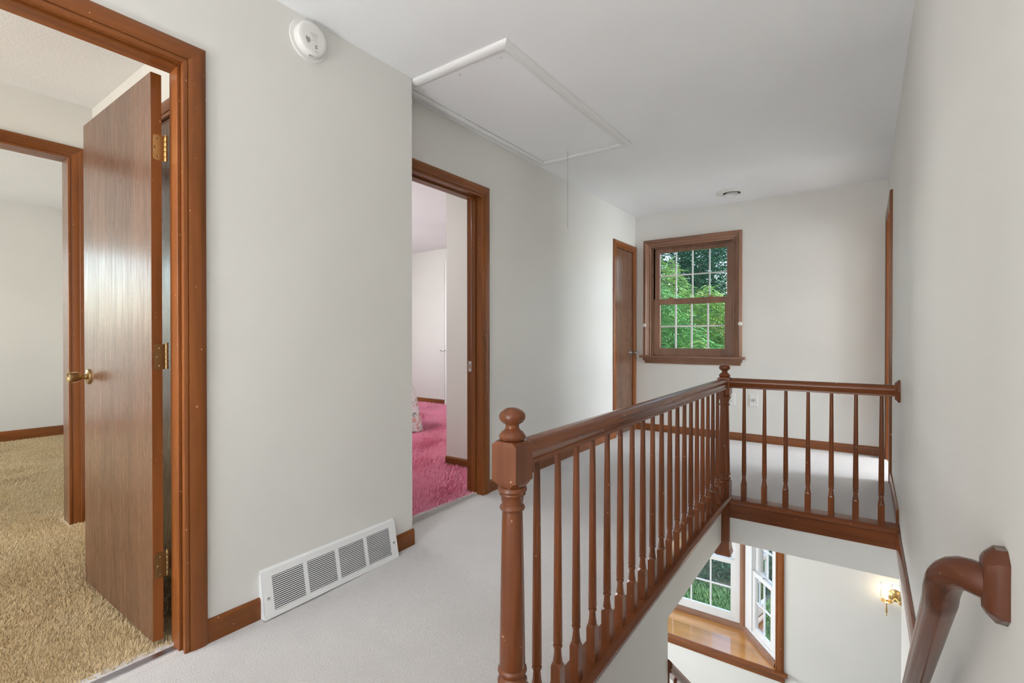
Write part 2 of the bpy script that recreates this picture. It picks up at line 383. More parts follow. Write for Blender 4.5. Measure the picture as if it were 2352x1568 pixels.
wallx('wall_lower_left', -4.22, -4.1, -.2, YF, -2.72, -.215, [(2.2, 4.2, -2.0, -.6)])
wallx('wall_lower_right', 1.7, 1.82, -.2, YF+.14, -2.72, -.215)
wally('wall_lower_back', -.32, -.2, -4.1, 1.7, -2.72, -.215)
mb = MB(); mb.box(-4.22, XW-.1, -.32, YF+.14, -.215, -.15); mb.box(XW-.1, 1.82, YW+.1, YF+.14, -.215, -.15); mb.box(XR+.1, 1.82, -.32, YW+.1, -.215, -.15); mb.box(XW-.1, XR+.1, -.32, .55, -.215, -.15)
struct(mb.build('ceiling_lower', ceil_m), 'ceiling of the lower storey', 'ceiling')

# ------------------------------------------------------------------ trim profiles
def frame(o, a, n):
    "matrix taking (along, out, up) to world"
    a = Vector(a); n = Vector(n); z = Vector((0,0,1))
    return Matrix(((a.x, n.x, z.x, o[0]), (a.y, n.y, z.y, o[1]), (a.z, n.z, z.z, o[2]), (0,0,0,1)))
CAS = [(0,0),(0,.010),(.003,.012),(.013,.012),(.0145,.009),(.016,.009),(.0175,.014),(.030,.0175),(.050,.019),(.064,.018),(.071,.014),(.072,.010),(.072,0)]
CASW = [(0,0),(0,.012),(.004,.014),(.016,.014),(.018,.010),(.021,.010),(.024,.016),(.045,.019),(.052,.022),(.056,.028),(.078,.030),(.084,.027),(.085,0)]
def casing(parent, M, a0, a1, z0, z1, mh, mv, prof=CAS, legs=(1, 1), z0s=None):
    for k, (a, s) in enumerate(((a0, -1), (a1, 1))):
        if not legs[k]: continue
        zb = z0s[k] if z0s else z0
        MB(M).loft([[(a+s*u, d, zb) for u, d in prof], [(a+s*u, d, z1+u) for u, d in prof]]).build('casing_side', mv, parent, True)
    MB(M).loft([[(a0-u, d, z1+u) for u, d in prof], [(a1+u, d, z1+u) for u, d in prof]]).build('casing_head', mh, parent, True)
def jambs(parent, M, a0, a1, z0, z1, depth, mh, mv, stop=None, t=J):
    for a, s in ((a0, -1), (a1, 1)):
        MB(M).box(min(a, a+s*t), max(a, a+s*t), -depth, .0005, z0, z1+t).build('jamb_side', mv, parent)
        if stop: MB(M).box(min(a, a-s*.011), max(a, a-s*.011), -stop[1], -stop[0], z0, z1).build('stop_side', mv, parent, bevel=.002)
    MB(M).box(a0, a1, -depth, .0005, z1, z1+t).build('jamb_head', mh, parent)
    if stop: MB(M).box(a0+.011, a1-.011, -stop[1], -stop[0], z1-.011, z1).build('stop_head', mh, parent, bevel=.002)

def baseboard(name, M, a0, a1, mat, label, h=.082, z=(0,0), ends=0):
    prof = [(0,-.01),(.013,-.01),(.013,h-.018),(.0115,h-.008),(.007,h-.001),(0,h)]
    mb = MB(M).loft([[(a0, d, u+z[0]) for d, u in prof], [(a1, d, u+z[1]) for d, u in prof]])
    return struct(mb.build(name, mat, None, True), label, 'baseboard')

def hinge(parent, M, x, y, z, mat, mpin):
    "leaf plate on a door edge facing +x, knuckles at the +y side"
    mb = MB(); hw, hh, r = .030, .0445, .008; pts = []
    for cy_, cz_, a0 in ((-hw+r, hh-r, PI/2), (-hw+r, -hh+r, PI)):
        for k in range(5): a = a0+k*PI/8; pts.append((cy_+r*math.cos(a), cz_+r*math.sin(a)))
    pts += [(.004, -hh), (.004, hh)]
    mb.loft([[(x+.0015, y+p, z+q) for p, q in pts], [(x-.001, y+p, z+q) for p, q in pts]])
    h = mb.build('hinge', mat, parent)
    return h
def hinge_full(parent, x, y, z, mat):
    h = hinge(parent, None, x, y, z, mat, mat)
    mb = MB()
    for k in range(5): mb.lathe([(.0052, -.0445+k*.0178+.0006), (.0058, -.0445+k*.0178+.003), (.0058, -.0445+(k+1)*.0178-.003), (.0052, -.0445+(k+1)*.0178-.0006)], (x+.002, y+.009, z), 'z', 12)
    mb.lathe([(0, .044), (.0066, .0445), (.0062, .049), (0, .051)], (x+.002, y+.009, z), 'z', 12)
    mb.build('hinge_pin', mat, parent, True)
    for dy, dz in ((-.017, .031), (-.024, 0), (-.017, -.031)):
        MB().lathe([(0, 0), (.0036, 0), (.0036, .0025), (.002, .001), (0, .001)][::1], (x+.0012, y+dy, z+dz), 'x', 10).build('hinge_screw', abrass, parent)

def knob(parent, p, d, mat, rose=.032):
    "tulip door knob on a face, axis x or y, d = outward sign"
    ax = 'y' if d[1] else 'x'; s = d[1] or d[0]
    pr = lambda L_: [(r, s*h) for r, h in L_]
    MB().lathe(pr([(0,0),(rose,0),(rose,.004),(rose*.93,.008),(rose*.6,.010),(.013,.012),(.012,.016),(0,.016)]), p, ax, 28).build('rose', mat, parent, True)
    MB().lathe(pr([(0,.010),(.0115,.010),(.0105,.022),(.011,.027),(.0165,.033),(.0215,.042),(.0235,.055),(.0245,.066),(.0235,.069),(.021,.069),(.019,.066),(0,.065)]), p, ax, 28).build('knob', mat, parent, True)

# ------------------------------------------------------------------ door 1: nearest doorway, door swung into the gold bedroom
Mx1 = frame((X1, 0, 0), (0,1,0), (1,0,0))
d1 = struct(thing('door_1', (X1, .34, 0)), 'brown veneer door standing open into the gold carpeted bedroom, with its orange-brown casing', 'door')
casing(d1, Mx1, D1[0], D1[1]-.005, -.012, D1[2]-.003, wood_y, wood_z)
jambs(d1, Mx1, D1[0], D1[1], 0, D1[2], .115, wood_y, wood_z, (.022, .068))
leaf = MB().box(-2.80, -2.036, .672, .705, .018, 2.025).build('leaf', door_z, d1, bevel=.0015)
MB().box(-2.0362, -2.0352, .6725, .7045, .019, 2.024).build('edge_band', wood_z, leaf)
for z, mt in ((1.765, brass), (1.025, abrass), (.285, abrass)): hinge_full(leaf, -2.0348, .708, z, mt)
knob(leaf, (-2.735, .672, .925), (0,-1), knob_brass, .033); knob(leaf, (-2.735, .705, .925), (0,1), knob_brass, .033)
thr = box('trim_1', steel, None, X1b+.045, X1b+.075, D1[0], D1[1], -.005, .004); struct(thr, 'thin metal carpet strip across the nearest doorway', 'trim')

# ------------------------------------------------------------------ door 2: cased opening to the pink bedroom
Mx2 = frame((X2, 0, 0), (0,1,0), (1,0,0))
d2 = struct(thing('door_2', (X2, 2.2, .03)), 'red-brown wooden door frame opening on the pink carpeted bedroom', 'door')
casing(d2, Mx2, D2[0], D2[1]-.005, zf(2.6)-.012, D2[2]-.003, wood_y, wood_z)
jambs(d2, Mx2, D2[0], D2[1], zf(2.3)-.02, D2[2], .13, wood_y, wood_z, (.05, .085))
sp = MB().box(X2-.118, X2-.088, D2[1]-.0015, D2[1], .865, .935).build('strike_plate', steel, d2)
MB().box(X2-.109, X2-.097, D2[1]-.002, D2[1]-.001, .885, .915).build('latch_hole', abrass, sp)
struct(box('trim_2', hall_carpet, None, X2-.07, X2-.045, D2[0], D2[1], 0, .052), 'pale carpet edge across the middle doorway', 'trim')

# ------------------------------------------------------------------ door 3: closed narrow closet door by the far corner
d3 = struct(thing('door_3', (X2, 4.97, .07)), 'closed narrow brown door beside the window, with a metal knob', 'door')
casing(d3, Mx2, D3[0]+.004, D3[1]-.004, zf(4.9)-.012, D3[2]-.003, wood_y, wood_z)
jambs(d3, Mx2, D3[0], D3[1], zf(4.9)-.02, D3[2], .13, wood_y, wood_z)
leaf3 = MB().box(X2-.04, X2-.004, D3[0]+.003, D3[1]-.003, zf(4.9)+.012, D3[2]-.004).build('leaf', door_z, d3, bevel=.0015)
knob(leaf3, (X2-.004, D3[1]-.06, .935), (1,0), nickel, .028)
for z in (1.79, 1.03, .30):
    MB().lathe([(0,-.044),(.006,-.0435),(.006,.0435),(0,.044)], (X2+.003, D3[0]+.004, z), 'z', 12).build('hinge', abrass, leaf3, True)

# ------------------------------------------------------------------ door 4: right wall door seen edge-on; door 5, 6 behind the gold bedroom leaf
Mr = frame((XR, 0, 0), (0,1,0), (-1,0,0))
d4 = struct(thing('door_4', (XR, 4.79, .07)), 'dark brown door frame seen edge-on in the right wall', 'door')
casing(d4, Mr, DR[0], DR[1], zf(4.8)-.012, DR[2], wood_y, wood_z)
jambs(d4, Mr, DR[0], DR[1], zf(4.8)-.02, DR[2], .14, wood_y, wood_z)
l4 = MB().box(XR+.15, XR+.88, DR[0]-.045, DR[0]-.01, zf(4.8)+.01, DR[2]-.004).build('leaf', door_z, d4)
knob(l4, (XR+.82, DR[0]-.01, .95), (0,1), nickel, .028)
Mg = frame((XG, 0, 0), (0,1,0), (1,0,0))
d5 = struct(thing('door_5', (XG, .42, .02)), 'dark red-brown frame of the inner doorway between the two gold carpeted rooms', 'door')
CASG = [(0,0),(0,.009),(.002,.011),(.010,.011),(.013,.007),(.018,.008),(.022,.012),(.046,.016),(.050,.016),(.053,.020),(.066,.020),(.070,.016),(.070,0)]
casing(d5, Mg, DG[0], DG[1]-.004, .015, DG[2]-.003, wood_y, wood_z, CASG)
jambs(d5, Mg, DG[0], DG[1], .015, DG[2], .12, wood_y, door_z)
Mc = frame((0, .93, 0), (1,0,0), (0,-1,0))
d6 = struct(thing('door_6', (-2.67, .93, .01)), 'closet door glimpsed through the gap behind the open door', 'door')
casing(d6, Mc, DC[0], DC[1], 0, DC[2]-.003, wood_x, wood_z)
jambs(d6, Mc, DC[0], DC[1], 0, DC[2], .1, wood_x, wood_z)
MB().box(DC[0]+.003, DC[1]-.003, .935, .97, .02, DC[2]-.004).build('leaf', door_z, d6)
# pink bedroom closet door edge
d7 = struct(thing('door_7', (-4.72, 5.45, .09)), 'white closet door edge at the far wall of the pink carpeted room', 'door')
l7 = MB().box(-5.10, -4.35, 5.405, 5.44, .10, 2.22).build('leaf', white_m, d7, bevel=.002)
MB().box(-5.104, -5.101, 5.404, 5.44, .10, 2.22).build('edge_band', print_m, l7)
MB().lathe([(0,0),(.008,0),(.008,-.04),(.016,-.045),(.016,-.06),(0,-.062)], (-5.085, 5.405, .91), 'y', 14).build('knob', nickel, l7, True)
MB().tube([(-5.085, 5.35, .91), (-5.14, 5.35, .91)], .007, 8).build('lever', nickel, l7, True)

# ------------------------------------------------------------------ baseboards
baseboard('baseboard_left_1', Mx1, D1[1]+.067, .985, wood_y, 'short brown baseboard between the nearest casing and the white grille')
baseboard('baseboard_left_2', Mx1, 1.64, 1.79, wood_y, 'short brown baseboard between the white grille and the wall corner', z=(zf(1.64), zf(1.79)))
baseboard('baseboard_left_3', Mx2, D2[1]+.067, D3[0]-.068, wood_y, 'brown baseboard running behind the balusters along the left wall', z=(zf(2.6), zf(4.67)))
Mf = frame((0, YF, 0), (1,0,0), (0,-1,0))
baseboard('baseboard_far', Mf, X2, XR, wood_x, 'dark brown baseboard along the far wall under the window', h=.072, z=(.085, .085))
baseboard('baseboard_right', Mr, 3.46, DR[0]-.072, wood_y, 'brown baseboard on the right wall of the landing', z=(zf(3.5), zf(4.35)))
Mgf = frame((-6.85, 0, 0), (0,1,0), (1,0,0))
baseboard('baseboard_gold_far', Mgf, -2.6, 1.75, wood_y, 'brown baseboard across the farther gold carpeted room', h=.10, z=(.082, .082))
baseboard('baseboard_gold_closet', Mc, XG, DC[0]-.073, wood_x, 'brown baseboard end beside the inner doorway frame', z=(.03, .02))
Mp = frame((0, 3.0, 0), (1,0,0), (0,-1,0))
baseboard('baseboard_pink_stub', Mp, -2.812, X2b, wood_x, 'red-brown baseboard on the short wall inside the pink carpeted room', h=.072, z=(.05, .05))
Mpf = frame((0, 5.45, 0), (1,0,0), (0,-1,0))
baseboard('baseboard_pink_far', Mpf, -6.6, X2b, wood_x, 'red-brown baseboard on the far wall of the pink carpeted room', z=(.085, .085))

# ------------------------------------------------------------------ window 1: wooden double-hung window in the far wall
def bar(name, M, mat, parent, a0, a1, d0, d1, z0, z1, bevel=.002): return MB(M).box(a0, a1, d0, d1, z0, z1).build(name, mat, parent, bevel=bevel)
def sash(parent, M, a0, a1, z0, z1, d, th, st, top, bot, cols, rows, mh, mv, mm, mw=.014, name='sash'):
    "sash with stiles, rails, muntins and one pane per light"
    s = MB(M).box(a0, a0+st, d-th, d, z0, z1).box(a1-st, a1, d-th, d, z0, z1).box(a0+st, a1-st, d-th, d, z1-top, z1).box(a0+st, a1-st, d-th, d, z0, z0+bot).build(name, mv, parent, bevel=.0025)
    ga0, ga1, gz0, gz1 = a0+st, a1-st, z0+bot, z1-top
    dm = d-th*.62
    for i in range(1, cols):
        a = ga0+(ga1-ga0)*i/cols; bar('muntin', M, mm, s, a-mw/2, a+mw/2, dm-.009, dm+.006, gz0, gz1, .0015)
    for j in range(1, rows):
        z = gz0+(gz1-gz0)*j/rows; bar('muntin', M, mm, s, ga0, ga1, dm-.0085, dm+.0055, z-mw/2, z+mw/2, .0015)
    first = None
    for i in range(cols):
        for j in range(rows):
            aa = ga0+(ga1-ga0)*i/cols; ab = ga0+(ga1-ga0)*(i+1)/cols; za = gz0+(gz1-gz0)*j/rows; zb = gz0+(gz1-gz0)*(j+1)/rows
            MB(M).add([(aa,dm,za),(ab,dm,za),(ab,dm,zb),(aa,dm,zb)], [(0,1,2,3)]).build('pane', glass, s)
    return s
w1 = struct(thing('window_1', (-1.48, YF, W1[2])), 'brown wooden double-hung window with white grilles in the far wall', 'window')
a0, a1, z0, z1 = W1
casing(w1, Mf, a0, a1, z0+.002, z1, win_x, win_z, CASW)
jambs(w1, Mf, a0, a1, z0, z1, .14, win_x, win_z, (.012, .028), .012)
bar('sill', Mf, win_x, w1, a0, a1, -.14, 0, z0-.02, z0, .002)
MB(Mf).loft([[(a, d, z) for d, z in ((0, z0-.022), (.055, z0-.022), (.062, z0-.015), (.062, z0-.007), (.055, z0+.001), (0, z0+.001))] for a in (a0-.118, a1+.118)]).build('stool', win_x, w1, True)
MB(Mf).loft([[(a+s*(.02 if z < z0-.05 else .0), d, z) for d, z in ((0, z0-.085), (.012, z0-.085), (.016, z0-.06), (.024, z0-.05), (.030, z0-.03), (.036, z0-.022), (0, z0-.022))] for a, s in ((a0-.09, 1), (a1+.09, -1))]).build('apron', win_x, w1, True)
MW = newmat('grille_white', (.80, .79, .77), .4)
su = sash(w1, Mf, a0+.016, a1-.016, 1.475, z1-.004, -.060, .032, .055, .05, .045, 4, 2, win_x, win_z, MW, .013, 'upper_sash')
sl = sash(w1, Mf, a0+.014, a1-.014, z0+.002, 1.515, -.026, .034, .070, .060, .078, 4, 2, win_x, win_z, MW, .017, 'lower_sash')
for a in (a0+.20, a1-.22):
    k = MB(Mf).box(a-.028, a+.028, -.06, -.03, 1.515, 1.522).lathe([(0, 1.522), (.012, 1.522), (.010, 1.531), (0, 1.532)], (a, -.045, 0), 'z', 14).build('sash_lock', abrass, w1, True)
    MB(Mf).tube([(a-.022, -.034, 1.529), (a, -.045, 1.531), (a+.02, -.04, 1.529)], .005, 8).build('lock_lever', abrass, k, True)
for a in (a0-.068, a1+.072):
    MB(Mf).lathe([(.020, .028), (.020, .036), (.016, .040), (0, .041)], (a, 0, 1.235), 'y', 20).build('round_plug', ivory, w1, True)

# ------------------------------------------------------------------ bay window below (window 2)
w2 = struct(thing('window_2', (-1.7, YF, BW[2])), 'white framed bay window with wooden sill seen below through the stairwell', 'window')
YB = 5.80; XB = -1.055
zs, zt_ = BW[2], BW[3]
# seat board
pts = [(BW[0]-.03, YF-.035), (BW[1]+.05, YF-.035), (BW[1]+.05, YF+.001), (BW[1]+.02, YF+.001), (XB+.03, YB+.06), (-2.39, YB+.06), (BW[0]-.02, YF+.001), (BW[0]-.03, YF+.001)]
MB().loft([[(x, y, zs-.025) for x, y in pts], [(x, y, zs) for x, y in pts]]).build('seat_board', sill_x, w2)
EDG = [(0,-.03),(-.030,-.03),(-.040,-.024),(-.044,-.015),(-.040,-.006),(-.030,.001),(0,.001)]
MB().loft([[(x, YF-.012+d, zs+z) for d, z in EDG] for x in (BW[0]-.05, BW[1]+.085)]).build('seat_edge', wood_x, w2, True)
MB().loft([[(x, YF+d, zs+z) for d, z in ((0,-.10),(-.012,-.10),(-.014,-.075),(-.022,-.06),(-.030,-.03),(0,-.03))] for x in (BW[0]-.02, BW[1]+.06)]).build('apron', wood_x, w2, True)
Mfl = frame((0, YF, 0), (1,0,0), (0,-1,0))
MB(Mfl).loft([[(BW[1]+u-.02, d, zs) for u, d in CAS], [(BW[1]+u-.02, d, zt_) for u, d in CAS]]).build('casing_side', wood_z, w2, True)
MB(Mfl).loft([[(BW[0]+.02-u, d, zs) for u, d in CAS], [(BW[0]+.02-u, d, zt_) for u, d in CAS]]).build('casing_side', wood_z, w2, True)
# centre unit and angled unit
Mcn = frame((0, YB, 0), (1,0,0), (0,-1,0))
ang = Vector((BW[1]-.012-XB, YF+.03-YB, 0)); LA = ang.length; ang.normalize()
Man = frame((XB, YB, 0), ang, (-ang.y*-1, -ang.x*1, 0)) if False else frame((XB, YB, 0), ang, (ang.y, -ang.x, 0))
def bay_unit(M, a0, a1, cols, fw=.06):
    zb = zs+.055
    MB(M).box(a0, a0+fw, -.09, .0, zb, zt_).box(a1-.06, a1, -.09, .0, zb, zt_).box(a0+fw, a1-.06, -.09, 0, zb, zb+.035).box(a0+fw, a1-.06, -.09, 0, zt_-.06, zt_).build('frame', vinyl_m, w2, bevel=.004)
    zm = -1.375
    sash(w2, M, a0+fw, a1-.06, zm-.015, zt_-.06, -.045, .03, .045, .05, .045, cols, 2, vinyl_m, vinyl_m, vinyl_m, .016, 'upper_sash')
    sash(w2, M, a0+fw, a1-.06, zb+.035, zm+.025, -.012, .03, .045, .045, .05, cols, 2, vinyl_m, vinyl_m, vinyl_m, .016, 'lower_sash')
    MB(M).box((a0+a1)/2-.025+.12*(cols > 2), (a0+a1)/2+.025+.12*(cols > 2), -.045, -.015, zm+.025, zm+.036).build('sash_lock', vinyl_m, w2, bevel=.004)
    MB(M).loft([[(a, d, zs+z) for d, z in ((-.02, 0), (.03, 0), (.03, .02), (.022, .04), (.010, .055), (-.02, .055))] for a in (a0-.02, a1+.02)]).build('base_moulding', win_x, w2, True)
bay_unit(Mcn, XB-1.31, XB-.03, 5)
bay_unit(Man, .03, LA-.02, 2, .13)
MB().loft([[(XB+dx, YB+dy, z) for dx, dy in ((-.035,.06),(-.035,-.018),(-.018,-.028),(.012,-.028),(.034,-.016),(.06,.04),(.04,.08))] for z in (zs, zt_)]).build('corner_post', win_z, w2, True)
# the angled unit on the hidden side of the bay and the roof of the bay
MB().loft([[(x, y, z) for x, y in ((-2.36, YB+.02), (-2.43, YB+.08), (BW[0]-.02, YF+.10), (BW[0]+.02, YF+.02))] for z in (zs, zt_)]).build('side_panel', vinyl_m, w2)
pts2 = [(BW[0]-.1, YF+.01), (BW[1]+.05, YF+.01), (XB+.07, YB+.12), (-2.45, YB+.14)]
MB().loft([[(x, y, zt_) for x, y in pts2], [(x, y, zt_+.12) for x, y in pts2]]).build('bay_head', white_m, w2)
MB().loft([[(x, y, -2.75) for x, y in pts2], [(x, y, zs-.03) for x, y in pts2]]).build('bay_base', white_m, w2)

# ------------------------------------------------------------------ stair railing
rl = thing('stair_railing', (XS, 1.03, 0), 'brown wooden balustrade with turned newel posts around the stairwell opening', 'railing')
# edge trims (floor nosing)
NOS = [(-.06,.012),(-.06,-.03),(.012,-.03),(.022,-.026),(.028,-.015),(.040,-.005),(.046,.006),(.045,.018),(.036,.026),(.020,.028),(-.06,.028)]
t3 = MB()
for a, b in ((.62, 1.2), (1.2, 3.2), (3.2, YL)):
    t3.loft([[(XS+u, a, zf(a)+v-.016) for u, v in NOS], [(XS+u, b, zf(b)+v-.016) for u, v in NOS]])
struct(t3.build('trim_3', rail_y, None, True), 'brown floor nosing under the long row of balusters', 'trim')
zl = zf(YL)
t4 = MB().loft([[(x, YL-u, zl+v-.008) for u, v in [(-.06,.012),(-.06,-.032),(.014,-.032),(.024,-.026),(.034,-.016),(.040,-.006),(.040,.004),(.034,.010),(.020,.012)]] for x in (XS, XR)])
t4.box(XS, XR, YL-.022, YL+.02, -.055, zl-.036)
struct(t4.build('trim_4', rail_x, None, True), 'brown nosing and fascia board along the landing edge', 'trim')
t5 = MB().loft([[(XR-.001, y, z0_), (XR-.016, y, z0_), (XR-.018, y, z1_-.012), (XR-.012, y, z1_), (XR-.001, y, z1_)] for y, z0_, z1_ in ((.62, -.07, .03), (2.0, -.065, .04), (YL-.02, -.055, .055))])
struct(t5.build('trim_5', rail_y, None, True), 'brown trim along the right wall at floor level of the stairwell', 'trim')

def sq(w, z, c=0): # square ring with chamfer, 8 points
    h = w/2; k = h-max(c, .0004)
    return [(h,-k,z),(h,k,z),(k,h,z),(-k,h,z),(-h,k,z),(-h,-k,z),(-k,-h,z),(k,-h,z)]
def ringc(r, z, n=24): return [(r*math.cos(2*PI*k/n), r*math.sin(2*PI*k/n), z) for k in range(n)]
def newel(x, y, zb, zblk0, zblk1, zdrop, base_top, flare):
    w = .076
    mb = MB()
    mb.loft([sq(w*.80, zblk0-.012, .018), sq(w, zblk0+.004, .010), sq(w, zblk0+.006, .001), sq(w, zblk1-.010, .001), sq(w, zblk1-.008, .003), sq(w*.86, zblk1, .010)])
    r0, r1 = .0265, .0335
    pr = [(.034, zblk0-.010), (.0375, zblk0-.014), (.0380, zblk0-.020), (.0340, zblk0-.026), (.0345, zblk0-.030), (.0300, zblk0-.036), (.0285, zblk0-.046), (.0270, zblk0-.056),
          (.0310, zblk0-.060), (.0330, zblk0-.065), (.0310, zblk0-.070), (.0260, zblk0-.074), (r0, zblk0-.080)]
    zz = base_top+.052
    for k in range(1, 8): t = k/7; pr.append((r0+(r1-r0)*t**.8, (zblk0-.080)*(1-t)+zz*t))
    pr += [(.0330, zz-.004), (.0370, zz-.008), (.0380, zz-.013), (.0360, zz-.018), (.0310, zz-.021), (.0300, zz-.026), (.0345, zz-.032), (.0385, zz-.038), (.0385, zz-.044), (.034, zz-.050), (.030, zz-.056)]
    mb.lathe(pr, (0,0,0), 'z', 28)
    rings = [sq(w*.84, base_top, .014), sq(w, base_top-.012, .002)]
    if flare: rings += [sq(w, zdrop+.055, .001), sq(w+.012, zdrop+.020, .001), sq(w+.018, zdrop+.014, .001), sq(w+.010, zdrop, .002)]
    else: rings += [sq(w, zdrop, .001)]
    mb.loft(rings[::-1])
    mb.v = [(p[0]+x, p[1]+y, p[2]) for p in mb.v]
    n_ = mb.build('newel_post', rail_z, rl, True)
    zt = zblk1
    fp = [(.020, zt-.004), (.0310, zt+.002), (.0345, zt+.007), (.0350, zt+.012), (.0310, zt+.018), (.0285, zt+.022), (.0225, zt+.026), (.0175, zt+.032), (.0175, zt+.038)]
    zc, rv, rh = zt+.061, .023, .0345
    for k in range(13):
        a = -PI/2+.55+(PI-.55)*k/12; fp.append((rh*math.cos(a) if k < 12 else 0, zc+rv*math.sin(a)))
    MB().lathe(fp, (x, y, 0), 'z', 32).build('finial', rail_z, n_, True)
    return n_
newel(XS, 1.030, 0, .722, .829, zf(1.03)-.03, .20, False)
newel(XS, YL, 0, .728, .840, -.305, .178, True)
# handrails
HP = [(-.026,-.028),(.026,-.028),(.026,-.019),(.0235,-.017),(.024,-.012),(.0295,-.004),(.031,.004),(.029,.013),(.023,.021),(.014,.026),(0,.028),(-.014,.026),(-.023,.021),(-.029,.013),(-.031,.004),(-.0295,-.004),(-.024,-.012),(-.0235,-.017),(-.026,-.019)]
HP = [(u*1.06, v*1.12) for u, v in HP]
zr = .796
MB().loft([[(XS+u, y, zr+dz+v) for u, v in HP] for y, dz in ((1.066, -.003), (YL-.034, .006))]).build('handrail', rail_y, rl, True)
MB().loft([[(x, YL+u, zr+.010+v) for u, v in HP] for x in (XS+.034, XR-.024)]).build('handrail', rail_x, rl, True)
ros = MB().loft([[(x, YL+p*s, zr+.008+q*s) for p, q in ((.045,-.03),(.045,.03),(.03,.06),(-.03,.06),(-.045,.03),(-.045,-.03),(-.03,-.06),(.03,-.06))] for x, s in ((XR-.0005, 1.0), (XR-.010, 1.0), (XR-.018, .82), (XR-.024, .74))])
ros.build('rosette', rail_z, rl, True)
# balusters
bb = MB(); w = .031
bb.loft([sq(w, -.004, .0005), sq(w, .103, .0005), sq(w, .107, .003), sq(w*.97, .112, .0075), sq(w*.84, .1175, .0098)])
bp = [(.0105, .113), (.0138, .1175), (.0142, .121), (.0132, .126), (.0119, .135), (.0110, .147), (.0104, .155), (.0097, .1575), (.0130, .1592), (.0145, .1635), (.0130, .1678), (.0102, .1692), (.0104, .172), (.0138, .174)]
for k in range(1, 9): t = k/8; bp.append((.0138-.0050*t**1.2, .174+(.735-.174)*t))
bb.lathe(bp, (0,0,0), 'z', 16)
b0 = None
for k in range(20):
    y = 1.147+.11461*k; z = zf(y)+.012
    if b0 is None: b0 = bb.build('baluster', rail_z, rl, True, org=(0,0,0)); b0.location = Vector((XS, y, z))-worg(rl)
    else:
        o = inst(b0, 'baluster', (XS, y, z), rl); o.scale.z = (zr-.026+.006*(k/19)-z)/(.735) if True else 1
b0.scale.z = (zr-.026-.012)/.735
for k in range(7):
    o = inst(b0, 'baluster', (-.618+.1163*k, YL, zl+.004), rl); o.scale.z = (zr-.016-zl-.004)/.735

# ------------------------------------------------------------------ stairs and lower railing
st = struct(thing('staircase', (XW, .62, -2.72)), 'carpeted flight of stairs down to the lower storey', 'stairs')
for k in range(13):
    y = .80+.23*k; z = zf(0)-.2*(k+1)-.006
    MB().box(XW+.002, XR-.002, y-.025, y+.23, z-.2, z).build('step', hall_carpet, st, bevel=.01)
lr = thing('lower_railing', (XW+.0, 2.3, -1.3), 'brown sloping stair railing below, beyond the end of the stairwell wall', 'railing')
sl_ = -.874
def zlr(y): return -.412+sl_*(y-2.265)
MB().loft([[(XS-.02+u, y, zlr(y)+v) for u, v in HP] for y in (2.302, 3.95)]).build('handrail', rail_y, lr, True)
for k in range(13):
    y = 2.33+.115*k; zb = -.2*(int((y-.80)/.23)+1)-.006
    o = inst(b0, 'baluster', (XS-.02, y, zb), lr); o.scale.z = (zlr(y)-.02-zb)/.735
MB().box(XS-.06, XS+.02, 3.93, 4.01, -2.72, zlr(3.95)+.15).build('newel_post', rail_z, lr, bevel=.004)
MB().loft([[(XS+dx, y, -.2*(y-.8)/.23-.2+dz) for dx, dz in ((-.05,-.25),(.012,-.25),(.012,.0),(-.05,.0))] for y in (2.28, 3.72)]).build('stringer', rail_y, lr)

# ------------------------------------------------------------------ wall handrail at the right
hr = thing('wall_handrail', (XR, .97, .75), 'round brown handrail with an elbow fixed to the right wall by a faceted block', 'handrail')
XH = .102
path = [(XR-.014, .952, .745), (XR-.026, .957, .747)]
P0 = Vector((XR-.026, .957, .747)); P1 = Vector((XH-.004, .992, .752)); P2 = Vector((XH, 1.055, .668))
for k in range(1, 9):
    t = k/8; path.append(tuple(P0*(1-t)**2+P1*2*t*(1-t)+P2*t*t))
y = 1.055
MB().tube(path+[(XH, 1.075, .668-.874*.02)], .0235, 20).build('elbow', elbow_m, hr, True)
ln = math.hypot(2.33, .874*2.33)
rr = MB().tube([(0, 0, 0), (0, ln*.3, 0), (0, ln, 0)], .0232, 16).build('rail', handrail_m, hr, True, org=(0,0,0))
rr.location = Vector((XH, 1.062, .668-.874*.007))-worg(hr); rr.rotation_euler = (math.atan(-.874), 0, 0)
oc = [(.024,-.046),(.024,.040),(.010,.050),(-.012,.050),(-.028,.036),(-.028,-.036),(-.012,-.050),(.010,-.052)]
MB().loft([[(XR-x, .945+p*s, .750+q*s) for p, q in oc] for x, s in ((.0003, 1.02), (.012, 1.0), (.022, .80), (.025, .70))]).build('wall_block', elbow_m, hr, True)
for yb in (1.9, 3.0):
    zb = .668-.874*(yb-1.055)
    MB().tube([(XR, yb, zb-.06), (XH+.02, yb, zb-.06), (XH, yb, zb-.025)], .006, 8).build('bracket', abrass, hr, True)

# ------------------------------------------------------------------ return air grille
GY0, GY1 = .985, 1.652
gz = lambda y: zf(y)
gr = thing('return_grille', (X1, 1.32, .005), 'white metal return-air grille leaning out at the foot of the left wall', 'grille')
gl = GY1-GY0; p0 = Vector((X1+.048, GY0, .004)); p1 = Vector((X1+.012, GY0, .178)); up = (p1-p0); gh = up.length; up.normalize()
nrm = Vector((up.z, 0, -up.x)); tilt = Vector((0, 1, .012)).normalized()
Mgr = Matrix(((0, nrm.x, up.x, p0.x), (tilt.y, nrm.y, up.y, p0.y), (tilt.z, nrm.z, up.z, p0.z), (0,0,0,1)))
marg, gap = .040, .018; sw = (gl-2*marg-3*gap)/4; secs = [(marg+k*(sw+gap), marg+k*(sw+gap)+sw) for k in range(4)]
t0, t1 = .022, gh-.026
us = sorted({0, gl, *[a for s in secs for a in s]}); vs = [0, t0, t1, gh]
gp = MB(Mgr)
